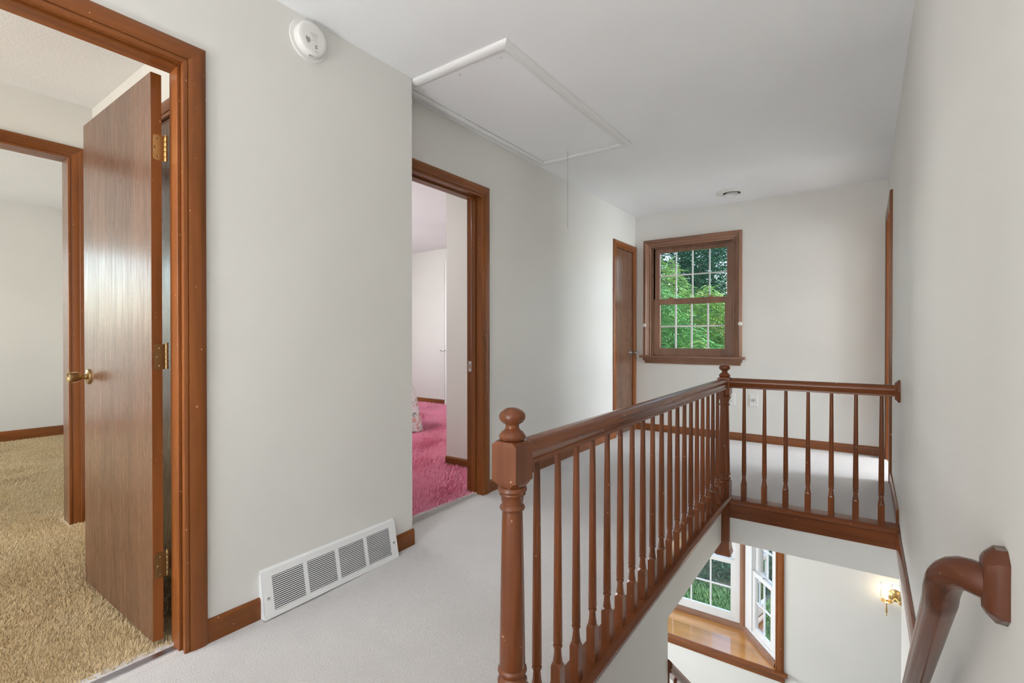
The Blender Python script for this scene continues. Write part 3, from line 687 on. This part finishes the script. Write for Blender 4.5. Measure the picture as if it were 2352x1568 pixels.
gp2 = MB().grid_solid('y', -.0015, 0, us, vs, lambda u, v: t0 < v < t1 and any(a < u < b for a, b in secs)); gp.add(gp2.v, gp2.f)
gp.build('face_plate', white_m, gr)
sb = MB()
for yy in (GY0, GY1): 
    zo = .012*(yy-GY0)
    a = [(X1, yy, zo), (p0.x, yy, p0.z+zo), (p1.x, yy, p1.z+zo), (X1, yy, .185+zo)]
    sb.add(a+[(x, y_+(.0015 if yy == GY0 else -.0015), z) for x, y_, z in a], [(0,1,2,3),(4,7,6,5),(0,1,5,4),(1,2,6,5),(2,3,7,6)])
zo = .012*gl
sb.add([(X1, GY0, .185), (p1.x, GY0, p1.z), (p1.x, GY1, p1.z+zo), (X1, GY1, .185+zo)], [(0,1,2,3)])
sb.build('casing', white_m, gr)
MB().add([(X1+.002, GY0+.01, .01), (X1+.002, GY1-.01, .018), (X1+.002, GY1-.01, .17), (X1+.002, GY0+.01, .165)], [(0,1,2,3)]).build('duct_opening', dark_m, gr)
ns = 17; slat0 = None
for a, b in secs:
    for k in range(ns):
        t = t0+(t1-t0)*(k+.15)/ns; pt = (t1-t0)/ns
        if slat0 is None:
            mb = MB(Matrix(((0, nrm.x, up.x, 0), (tilt.y, nrm.y, up.y, 0), (tilt.z, nrm.z, up.z, 0), (0,0,0,1))))
            mb.loft([[(s_, d, v) for d, v in ((.0002, 0), (.0006, pt*.50), (-.0006, pt*.54), (-.0062, pt*.30), (-.0066, pt*.22))] for s_ in (0, b-a)])
            slat0 = mb.build('slat', white_m, gr, org=(0,0,0)); slat0.location = Mgr @ Vector((a, 0, t))-worg(gr)
        else: inst(slat0, 'slat', Mgr @ Vector((a, 0, t)), gr)
for s_ in (.02, gl-.02):
    MB(Mgr).lathe([(0,0),(.006,0),(.005,.003),(0,.004)], (s_, 0, gh*.42), 'y', 14).build('screw', nickel, gr, True)

# ------------------------------------------------------------------ smoke detector
sd = thing('smoke_detector', (X1, 1.20, 2.345), 'round white smoke detector high on the left wall under the ceiling', 'smoke detector')
c = (X1, 1.20, 2.345)
MB().lathe([(.086,0),(.086,.003),(.084,.005),(0,.006)], c, 'x', 48).build('wall_plate', plate_m, sd, True)
bd = MB().lathe([(.069,.005),(.070,.010),(.0695,.026),(.067,.032),(.061,.036),(.050,.0375),(0,.038)], c, 'x', 48).build('body', plate_m, sd, True)
xf = X1+.0382
slot_m = newmat('slot_grey', (.10, .095, .09), .8)
for k in range(5):
    r = .014+.0042*k; pts = [(xf, c[1]-.004-r*math.cos(a), c[2]-.006-r*math.sin(a)) for a in np.linspace(.0, .95, 6)]
    MB().tube(pts, .0007, 6).build('sound_slot', slot_m, bd)
for dz in (-.027, -.036): MB().box(xf-.0006, xf+.0002, c[1]+.008, c[1]+.018, c[2]+dz-.0013, c[2]+dz+.0013).build('indicator', slot_m, bd)
MB().tube([(xf, c[1]+.009*math.cos(a)+.016, c[2]-.046-.006*math.sin(a)) for a in np.linspace(.3, PI-.3, 7)], .0006, 6).build('test_button', print_m, bd)
for dz, a, b, hh in ((.016, -.014, .018, .0022), (.008, -.009, .018, .0010), (.003, -.007, .018, .0010), (-.004, -.001, .014, .0006), (-.009, -.006, .022, .0006)):
    MB().box(xf-.0006, xf+.0001, c[1]+a, c[1]+b, c[2]+dz-hh, c[2]+dz+hh).build('printed_line', print_soft, bd)
MB().box(X1+.02, X1+.0265, c[1]-.012, c[1]+.006, c[2]-.0703, c[2]-.0690).build('side_slot', print_m, bd)

# ------------------------------------------------------------------ attic hatch
hx0, hx1, hy0, hy1 = -2.045, -1.312, 1.792, 3.262; tw = .056
ah = thing('attic_hatch', (-1.68, 2.53, H), 'white ceiling attic hatch with mitred trim and a hanging pull cord', 'attic hatch')
TP = [(0,0),(0,.012),(.006,.016),(.020,.020),(.040,.018),(.052,.012),(tw,.006),(tw,0)]
def hatch_trim(p, q, ip, iq):
    rings = []
    for A, B in ((p, ip), (q, iq)):
        A, B = Vector((*A, H)), Vector((*B, H)); rings.append([tuple(B.lerp(A, u/tw)-Vector((0,0,d))) for u, d in TP])
    MB().loft(rings).build('trim_board', white_m, ah, True)
oc_ = [(hx0,hy0),(hx1,hy0),(hx1,hy1),(hx0,hy1)]; ic_ = [(hx0+tw,hy0+tw),(hx1-tw,hy0+tw),(hx1-tw,hy1-tw),(hx0+tw,hy1-tw)]
for k in range(4): hatch_trim(oc_[k], oc_[(k+1) % 4], ic_[k], ic_[(k+1) % 4])
MB().box(hx0+tw, hx1-tw, hy0+tw, hy1-tw, H-.003, H-.001).build('shadow_gap', dark_m, ah)
MB().box(hx0+tw+.005, hx1-tw-.005, hy0+tw+.004, hy1-tw-.005, H-.007, H-.003).build('panel', ceil_m, ah)
for x in np.linspace(hx0+tw+.05, hx1-tw-.05, 3):
    for y in (hy0+tw+.045, hy1-tw-.05): MB().lathe([(0,-.0105),(.006,-.0105),(.0065,-.009),(0,-.009)], (float(x), y, H), 'z', 12).build('screw_cap', plate_m, ah)
cxy = (-1.735, 3.115)
cord = MB().tube([(*cxy, H-.008), (*cxy, 2.2), (cxy[0]-.001, cxy[1], 2.05), (cxy[0], cxy[1], 1.880)], 0.0015, 6).build('pull_cord', print_m, ah)
MB().lathe([(.002,.0),(.007,-.004),(.0085,-.018),(.0075,-.030),(.003,-.034)], (cxy[0], cxy[1], 1.880), 'z', 12).build('cord_pull', ivory, cord, True)

# ------------------------------------------------------------------ ceiling vent
cv = thing('ceiling_vent', (-1.0, 4.89, H), 'round white ceiling air diffuser near the far wall', 'vent')
c = (-1.0, 4.89, H)
MB().lathe([(.132,0),(.132,-.003),(.125,-.006),(.090,-.010),(.078,-.013),(.076,-.010),(.076,0)], c, 'z', 40).build('flange', plate_m, cv, True)
MB().lathe([(0,-.001),(.077,-.001),(.077,-.002),(0,-.002)], c, 'z', 32).build('duct_opening', dark_m, cv)
for r in (.055, .034): MB().lathe([(r-.010,-.006),(r+.004,-.022),(r+.006,-.023),(r+.006,-.021),(r-.008,-.004)], c, 'z', 32).build('cone_ring', plate_m, cv, True)
MB().lathe([(0,-.012),(.012,-.014),(.016,-.024),(.010,-.027),(0,-.028)], c, 'z', 24).build('centre_cap', plate_m, cv, True)

# ------------------------------------------------------------------ wall plates on the far wall
ol = thing('wall_outlet', (-1.075, YF, .487), 'white duplex power outlet behind the far newel post', 'outlet')
MB().box(-1.11, -1.04, YF-.006, YF, .43, .545).build('plate', plate_m, ol, bevel=.003)
for dz in (.462, .513):
    r_ = MB().lathe([(0,-.0065),(.0165,-.0065),(.0165,-.0085),(0,-.009)], (-1.075, YF, dz), 'y', 24).build('receptacle', plate_m, ol, True)
    for dx in (-.006, .006): MB().box(-1.075+dx-.0014, -1.075+dx+.0014, YF-.0097, YF-.0085, dz, dz+.009).build('slot', dark_m, r_)
    MB().lathe([(0,-.0088),(.0025,-.0088),(.0025,-.0098),(0,-.0098)], (-1.075, YF, dz-.006), 'y', 10).build('ground_hole', dark_m, r_)
cj = thing('cable_jack', (-.875, YF, .487), 'white wall plate with a round cable socket on the far wall', 'wall plate')
MB().box(-.912, -.838, YF-.006, YF, .428, .547).build('plate', plate_m, cj, bevel=.003)
jr = MB().lathe([(0,-.006),(.0165,-.006),(.0165,-.009),(.0135,-.0095),(0,-.009)], (-.875, YF, .487), 'y', 24).build('socket_ring', print_m, cj, True)
MB().lathe([(0,-.009),(.012,-.009),(.012,-.0102),(0,-.0105)], (-.875, YF, .487), 'y', 20).build('socket_face', plate_m, jr)
MB().lathe([(0,-.010),(.005,-.010),(.005,-.016),(0,-.016)], (-.875, YF, .487), 'y', 12).build('pin', dark_m, jr)

# ------------------------------------------------------------------ wall sconce below
sx, sz = .222, -1.10
sc = thing('wall_sconce', (sx, YF, sz), 'lit brass wall sconce with clear glass shades on the lower wall', 'wall lamp')
MB().lathe([(0,-.001),(.050,-.001),(.052,-.006),(.046,-.012),(.030,-.016),(.022,-.026),(.016,-.034),(0,-.036)], (sx, YF, sz+.01), 'y', 28).build('back_plate', brass, sc, True)
for s in (-1, 1):
    ax_, ay_ = sx+s*.062, YF-.10
    arm = MB().tube([(sx, YF-.03, sz), (sx+s*.03, YF-.06, sz-.025), (sx+s*.05, YF-.085, sz-.03), (ax_, ay_, sz-.012)], .005, 10).build('arm', brass, sc, True)
    MB().lathe([(0,-.135),(.004,-.134),(.006,-.128),(.003,-.120),(.005,-.112),(.0085,-.09),(.005,-.065),(.004,-.045),(.007,-.030),(.013,-.020),(.040,-.014),(.042,-.010),(.015,-.006),(.012,.006),(0,.006)], (ax_, ay_, sz), 'z', 20).build('candle_cup', brass, arm, True)
    sh = MB(); pr = [(.020,-.006),(.034,.004),(.042,.030),(.040,.060),(.033,.085),(.033,.100),(.042,.122)]
    rings = [[(ax_+r*math.cos(2*PI*k/24), ay_+r*math.sin(2*PI*k/24), sz+h) for k in range(24)] for r, h in [(a*1.0, b*1.15) for a, b in pr]]
    sh.loft(rings, cap=False); sh.build('glass_shade', shade_glass, arm, True)
    MB().lathe([(0,.006),(.009,.008),(.009,.030),(.013,.042),(.014,.052),(.009,.068),(.003,.082),(0,.085)], (ax_, ay_, sz), 'z', 16).build('bulb', bulb_m, arm, True)

# ------------------------------------------------------------------ unseen ceiling lamps and uplight added to brighten the rooms
def added_ceiling_lamp(x, y, z, label, m):
    cl = thing('added_ceiling_lamp', (x, y, z), label, 'added ceiling lamp')
    MB().lathe([(.17,0),(.17,-.02),(.15,-.03),(0,-.03)], (x, y, z), 'z', 32).build('lamp_base', brass, cl, True)
    MB().lathe([(.15,-.028),(.155,-.05),(.14,-.08),(.10,-.105),(.05,-.12),(0,-.124)], (x, y, z), 'z', 32).build('glass_dome', m, cl, True)
added_ceiling_lamp(-1.0, -1.1, H, 'added round white glass ceiling lamp, unseen in the hall behind the viewpoint', dome_m)
added_ceiling_lamp(-4.4, 2.55, H, 'added round white glass ceiling lamp, unseen in the pink carpeted bedroom', emit('pink_room_fill_glow', (1, .99, .98), 60))
added_ceiling_lamp(-.35, 4.25, -.215, 'added round white glass ceiling lamp, unseen under the landing in the lower hall', emit('lower_hall_fill_glow', (1, .98, .95), 9))
added_ceiling_lamp(-2.85, -.9, H, 'added round white glass ceiling lamp, unseen in the gold carpeted bedroom', emit('gold_room_fill_glow', (1, .97, .92), 11))
LX, LY = -.85, -2.35
fl = thing('fill_uplight', (LX, LY, 0), 'added white drum-shaped fill uplight, unseen in the hall behind the viewpoint', 'added fill light')  # added fill, sends light up to even out the hall ceiling
MB().lathe([(0,0),(.19,0),(.20,.01),(.20,.20),(.19,.21),(.17,.21),(.17,.17),(0,.17)], (LX,LY,0), 'z', 32).build('drum', white_m, fl, True)
MB().lathe([(0,.17),(.165,.17),(.165,.18),(0,.185)], (LX,LY,0), 'z', 32).build('lens', emit('fill_lens_glow', (.98, .99, 1), 4), fl, True)
up_l = lamp('fill_uplight_beam', 'AREA', (0, 0, .2), (PI, 0, 0), 57, (.97, .985, 1), .3); up_l.data.shape = 'DISK'; up_l.parent = fl

# ------------------------------------------------------------------ bed in the pink bedroom
floral = newmat('floral_fabric', (.8,.78,.76), .8); v = coords(floral)
n1 = noise(floral, v, 11, 3, .5, 1.5); n2 = noise(floral, v, 17, 2, .5, 1.0)
cc = mix(floral, ramp(floral, n1, [(.52, (0,0,0)), (.58, (1,1,1))]), (.82,.80,.79), (.70,.42,.38))
cc = mix(floral, ramp(floral, n2, [(.60, (0,0,0)), (.64, (1,1,1))]), cc, (.30,.32,.34)); base(floral, cc)
b_ = thing('bed', (-5.1, 2.95, .08), 'bed under a pink and grey floral spread, glimpsed through the middle doorway', 'bed')
bx0, bx1, by0, by1, bt = -6.1, -4.08, 2.05, 3.84, .66
MB().box(bx0, bx1-.02, by0+.02, by1-.02, .30, bt-.02).build('mattress', white_m, b_, bevel=.05)
MB().box(bx0-.06, bx0, by0, by1, .09, 1.0).build('headboard', win_z, b_, bevel=.02)
for x in (bx0+.05, bx1-.12):
    for y in (by0+.08, by1-.12): MB().box(x, x+.06, y, y+.06, .07, .31).build('leg', win_z, b_)
# spread: rounded rectangle outline flaring to the floor with gathers
out = []
R_ = .10
def edge_pts():
    P = []
    P += [(bx0, by0), ]
    for k in range(30): P.append((bx0+(bx1-R_-bx0)*(k+1)/30, by0))
    for k in range(1, 9): a = -PI/2+k*PI/16; P.append((bx1-R_+R_*math.cos(a), by0+R_+R_*math.sin(a)))
    for k in range(26): P.append((bx1, by0+R_+(by1-2*R_-by0)*(k+1)/26))
    for k in range(1, 9): a = k*PI/16; P.append((bx1-R_+R_*math.cos(a), by1-R_+R_*math.sin(a)))
    for k in range(30): P.append((bx1-R_-(bx1-R_-bx0)*(k+1)/30, by1))
    return P
EP = edge_pts(); cxb, cyb = bx0+.6, (by0+by1)/2
rings = []
for q, (z, fl, am) in enumerate(((bt, -.10, 0), (bt+.005, -.03, .004), (bt-.02, .01, .008), (bt-.10, .035, .02), (.42, .06, .03), (.28, .085, .036), (.16, .105, .04), (.085, .12, .042))):
    ring = []; s_ = 0
    for i, (x, y) in enumerate(EP):
        a, b = EP[max(i-1, 0)], EP[min(i+1, len(EP)-1)]; t = Vector((b[0]-a[0], b[1]-a[1], 0)).normalized(); nn = Vector((t.y, -t.x, 0))
        s_ += math.hypot(x-EP[i-1][0], y-EP[i-1][1]) if i else 0
        wv = math.sin(s_*26)*.7+math.sin(s_*41+1.3)*.4
        ring.append((x+nn.x*(fl+am*wv), y+nn.y*(fl+am*wv), z))
    rings.append(ring)
sp_ = MB(); nE = len(EP); vsx = [p for r in rings for p in r]; fsx = []
for i in range(len(rings)-1):
    for j in range(nE-1): fsx.append((i*nE+j, i*nE+j+1, (i+1)*nE+j+1, (i+1)*nE+j))
fsx.append(tuple(range(nE)))
sp_.add(vsx, fsx); spo = sp_.build('bedspread', floral, b_, True)

# ------------------------------------------------------------------ outdoors: lawn, planting bed, shrubs and trees
def leafmat(name, dark, light, tip):
    m = newmat(name, light, .5); v = coords(m); oi = noise(m, v, 2.2, 3, .6)
    base(m, ramp(m, oi, [(.3, dark), (.55, light), (.75, tip)]))
    b = m.node_tree.nodes['Principled BSDF']; b.inputs['Subsurface Weight'].default_value = 0
    tr = N(m, 'ShaderNodeBsdfTranslucent'); tr.inputs[0].default_value = (*[min(1, x*1.3) for x in light], 1); mx = N(m, 'ShaderNodeMixShader'); mx.inputs[0].default_value = .16
    L(m, b.outputs[0], mx.inputs[1]); L(m, tr.outputs[0], mx.inputs[2]); L(m, mx.outputs[0], m.node_tree.nodes['Material Output'].inputs[0]); return m
leaf_a = leafmat('bright_leaf', (.022, .085, .024), (.065, .20, .05), (.20, .29, .08))
leaf_b = leafmat('dark_leaf', (.008, .040, .028), (.020, .080, .045), (.045, .12, .065))
leaf_c = leafmat('yellow_green_leaf', (.040, .125, .030), (.13, .25, .06), (.36, .28, .12))
bark = newmat('bark', (.12, .10, .085), .9)
lawn_m = carpet('lawn', (.09, .18, .06), .5, 25, .6, .1); bed_m = carpet('shaded_ground', (.075, .085, .055), .6, 12, .6, 0)
struct(box('ground_lawn', lawn_m, None, -16, 12, YF+.16, 8.4, -3.1, -2.98), 'mown green lawn outside the bay window', 'lawn')
struct(box('ground_bed', bed_m, None, -30, 20, 8.4, 40, -3.1, -2.97), 'shaded leafy ground behind the lawn', 'ground')
def fronds(n, center, rad, size, nl, zmin=-2.9, shell=.5, droop=.35):
    "compound leaves filling an ellipsoid shell; returns verts, faces"
    d = rng.normal(size=(n, 3)); d /= np.linalg.norm(d, axis=1)[:, None]
    r = shell+(1-shell)*rng.random(n)**.6
    P = np.array(center)+d*r[:, None]*np.array(rad); ok = P[:, 2] > zmin; P, d = P[ok], d[ok]; n = len(P)
    az = np.arctan2(d[:, 1], d[:, 0])+rng.normal(0, .7, n); A = np.stack([np.cos(az), np.sin(az), rng.normal(-.05, droop, n)], 1); A /= np.linalg.norm(A, axis=1)[:, None]
    B = np.stack([-np.sin(az), np.cos(az), rng.normal(0, .25, n)], 1); B /= np.linalg.norm(B, axis=1)[:, None]
    Cn = np.cross(A, B); sz = size*rng.uniform(.6, 1.3, n)
    V = []
    for k in range(nl):
        t = (k+.5)/nl; s = 1 if k % 2 else -1; wdt = .16/ nl*5.5
        base_ = P+A*(sz*t)[:, None]-np.array([0,0,1])*(sz*.25*t*t)[:, None]
        tip = base_+(B*s*.42*(1-.5*t)+A*.16)*sz[:, None]-np.array([0,0,1])*(sz*.08)[:, None]
        mid = (base_+tip)/2; h_ = A*(sz*wdt*.5)[:, None]+Cn*(sz*.02)[:, None]
        V.append(np.stack([base_, mid+h_, tip, mid-h_], 1))
    V = np.concatenate(V, 0); F = np.arange(len(V)*4).reshape(-1, 4)
    return V.reshape(-1, 3), F
def foliage(parent, mat, specs, name='foliage'):
    VV = []; FF = []; n0 = 0
    for sp in specs:
        V, F = fronds(**sp); VV.append(V); FF.append(F+n0); n0 += len(V)
    me = quickmesh(name, np.concatenate(VV)-np.array(worg(parent)), np.concatenate(FF), np.zeros((0, 3)), mat)
    o = bpy.data.objects.new(name, me); COL.objects.link(o); o.parent = parent; o['kind'] = 'stuff'; return o
def tree(name, loc, label, cat, mat, specs, trunk, group=None):
    t = thing(name, loc, label, cat, group); foliage(t, mat, specs)
    mb = MB()
    for pts, r0, r1 in trunk: mb.tube(pts, [r0+(r1-r0)*k/(len(pts)-1) for k in range(len(pts))], 8)
    mb.build('trunk', bark, t, True); return t
def trunks(x, y, top, n, spread, r=.05):
    out = []
    for k in range(n):
        a = 2*PI*k/n+.4; out.append(([(x, y, -3), (x+.25*spread*math.cos(a), y+.25*spread*math.sin(a), -3+(top+3)*.45), (x+spread*math.cos(a), y+spread*math.sin(a), top)], r, r*.35))
    return out
tree('leafy_shrub', (-4.2, 11.6, -2.97), 'bright green leafy shrub filling the lower left of the far window view', 'shrub', leaf_a,
     [dict(n=3600, center=(-4.3, 11.6, .5), rad=(1.2, 1.1, 1.9), size=.28, nl=10, shell=.5), dict(n=1600, center=(-3.2, 11.4, -.1), rad=(.75, .9, 1.5), size=.26, nl=10, shell=.4)], trunks(-4.2, 11.6, .6, 5, .8))
tree('leafy_shrub', (-4.0, 14.6, -2.97), 'yellow-green leafy shrub in the middle of the far window view', 'shrub', leaf_c,
     [dict(n=3200, center=(-3.9, 14.6, .9), rad=(1.2, 1.1, 1.7), size=.28, nl=10, shell=.5), dict(n=1600, center=(-5.1, 14.7, 2.1), rad=(.9, .9, 1.5), size=.28, nl=10, shell=.4)], trunks(-4.2, 14.6, .8, 5, .8))
tree('leafy_shrub', (-1.5, 11.8, -2.97), 'low green shrub beyond the right edge of the far window', 'shrub', leaf_a,
     [dict(n=1800, center=(-1.0, 11.8, -.2), rad=(.95, .9, 1.6), size=.28, nl=10, shell=.5)], trunks(-1.1, 11.8, -.3, 5, .6))
tree('tall_tree', (-6.3, 19.5, -2.97), 'tall dark green tree behind the bright shrubs', 'tree', leaf_b,
     [dict(n=6500, center=(-6.4, 19.5, 3.2), rad=(2.2, 1.5, 4.2), size=.40, nl=8, shell=.3)], trunks(-6.3, 19.5, 4, 4, 1.2, .11))
tree('tall_tree', (-4.6, 23.8, -2.97), 'thin dark tree with sky showing through at the upper right of the far window', 'tree', leaf_b,
     [dict(n=8000, center=(-4.9, 23.8, 3.6), rad=(2.6, 1.5, 4.4), size=.42, nl=8, shell=.3)], trunks(-5.2, 23.8, 5, 6, 1.6, .10))
tree('tall_tree', (-10.0, 27.5, -2.97), 'dark wooded backdrop tree at the left of the far window', 'tree', leaf_b,
     [dict(n=2600, center=(-9.6, 27.5, 2.0), rad=(3.4, 1.6, 4.6), size=.5, nl=8, shell=.25)], trunks(-9.6, 27.5, 4, 4, 1.6, .13))
tree('tall_tree', (-1.5, 19.0, -2.97), 'dark tree to the right beyond the far window', 'tree', leaf_b,
     [dict(n=2000, center=(-.6, 19.0, 2.2), rad=(2.2, 1.5, 4.0), size=.45, nl=8, shell=.3)], trunks(-.7, 19, 4, 4, 1.2, .11))
lawn = bpy.data.objects['ground_lawn']
g = tufts('grass_blades', leafmat('grass_blade', (.05, .13, .045), (.10, .22, .075), (.18, .30, .12)), lawn, (-6, 1, 5.95, 8.5), 60000, lambda x, y: -2.98+0*x, .07, .012)
wk = thing('ground_plants', (-3, 9.2, -2.97), 'dark tangled ground plants in shade behind the lawn', 'plants', kind='stuff')
foliage(wk, leaf_b, [dict(n=500, center=(x, 9.3+.3*(k % 2), -2.95), rad=(.9, .8, .45), size=.28, nl=8, shell=.2, zmin=-2.96) for k, x in enumerate(np.arange(-5.2, 1.0, .8))])
sh1 = thing('shade_shrub', (-6.6, 10.4, -2.97), 'dark low shrub standing beyond the lawn outside the bay window', 'shrub')
foliage(sh1, leaf_b, [dict(n=1200, center=(-6.7, 10.6, -2.3), rad=(1.0, .7, 1.0), size=.3, nl=9, shell=.4)])
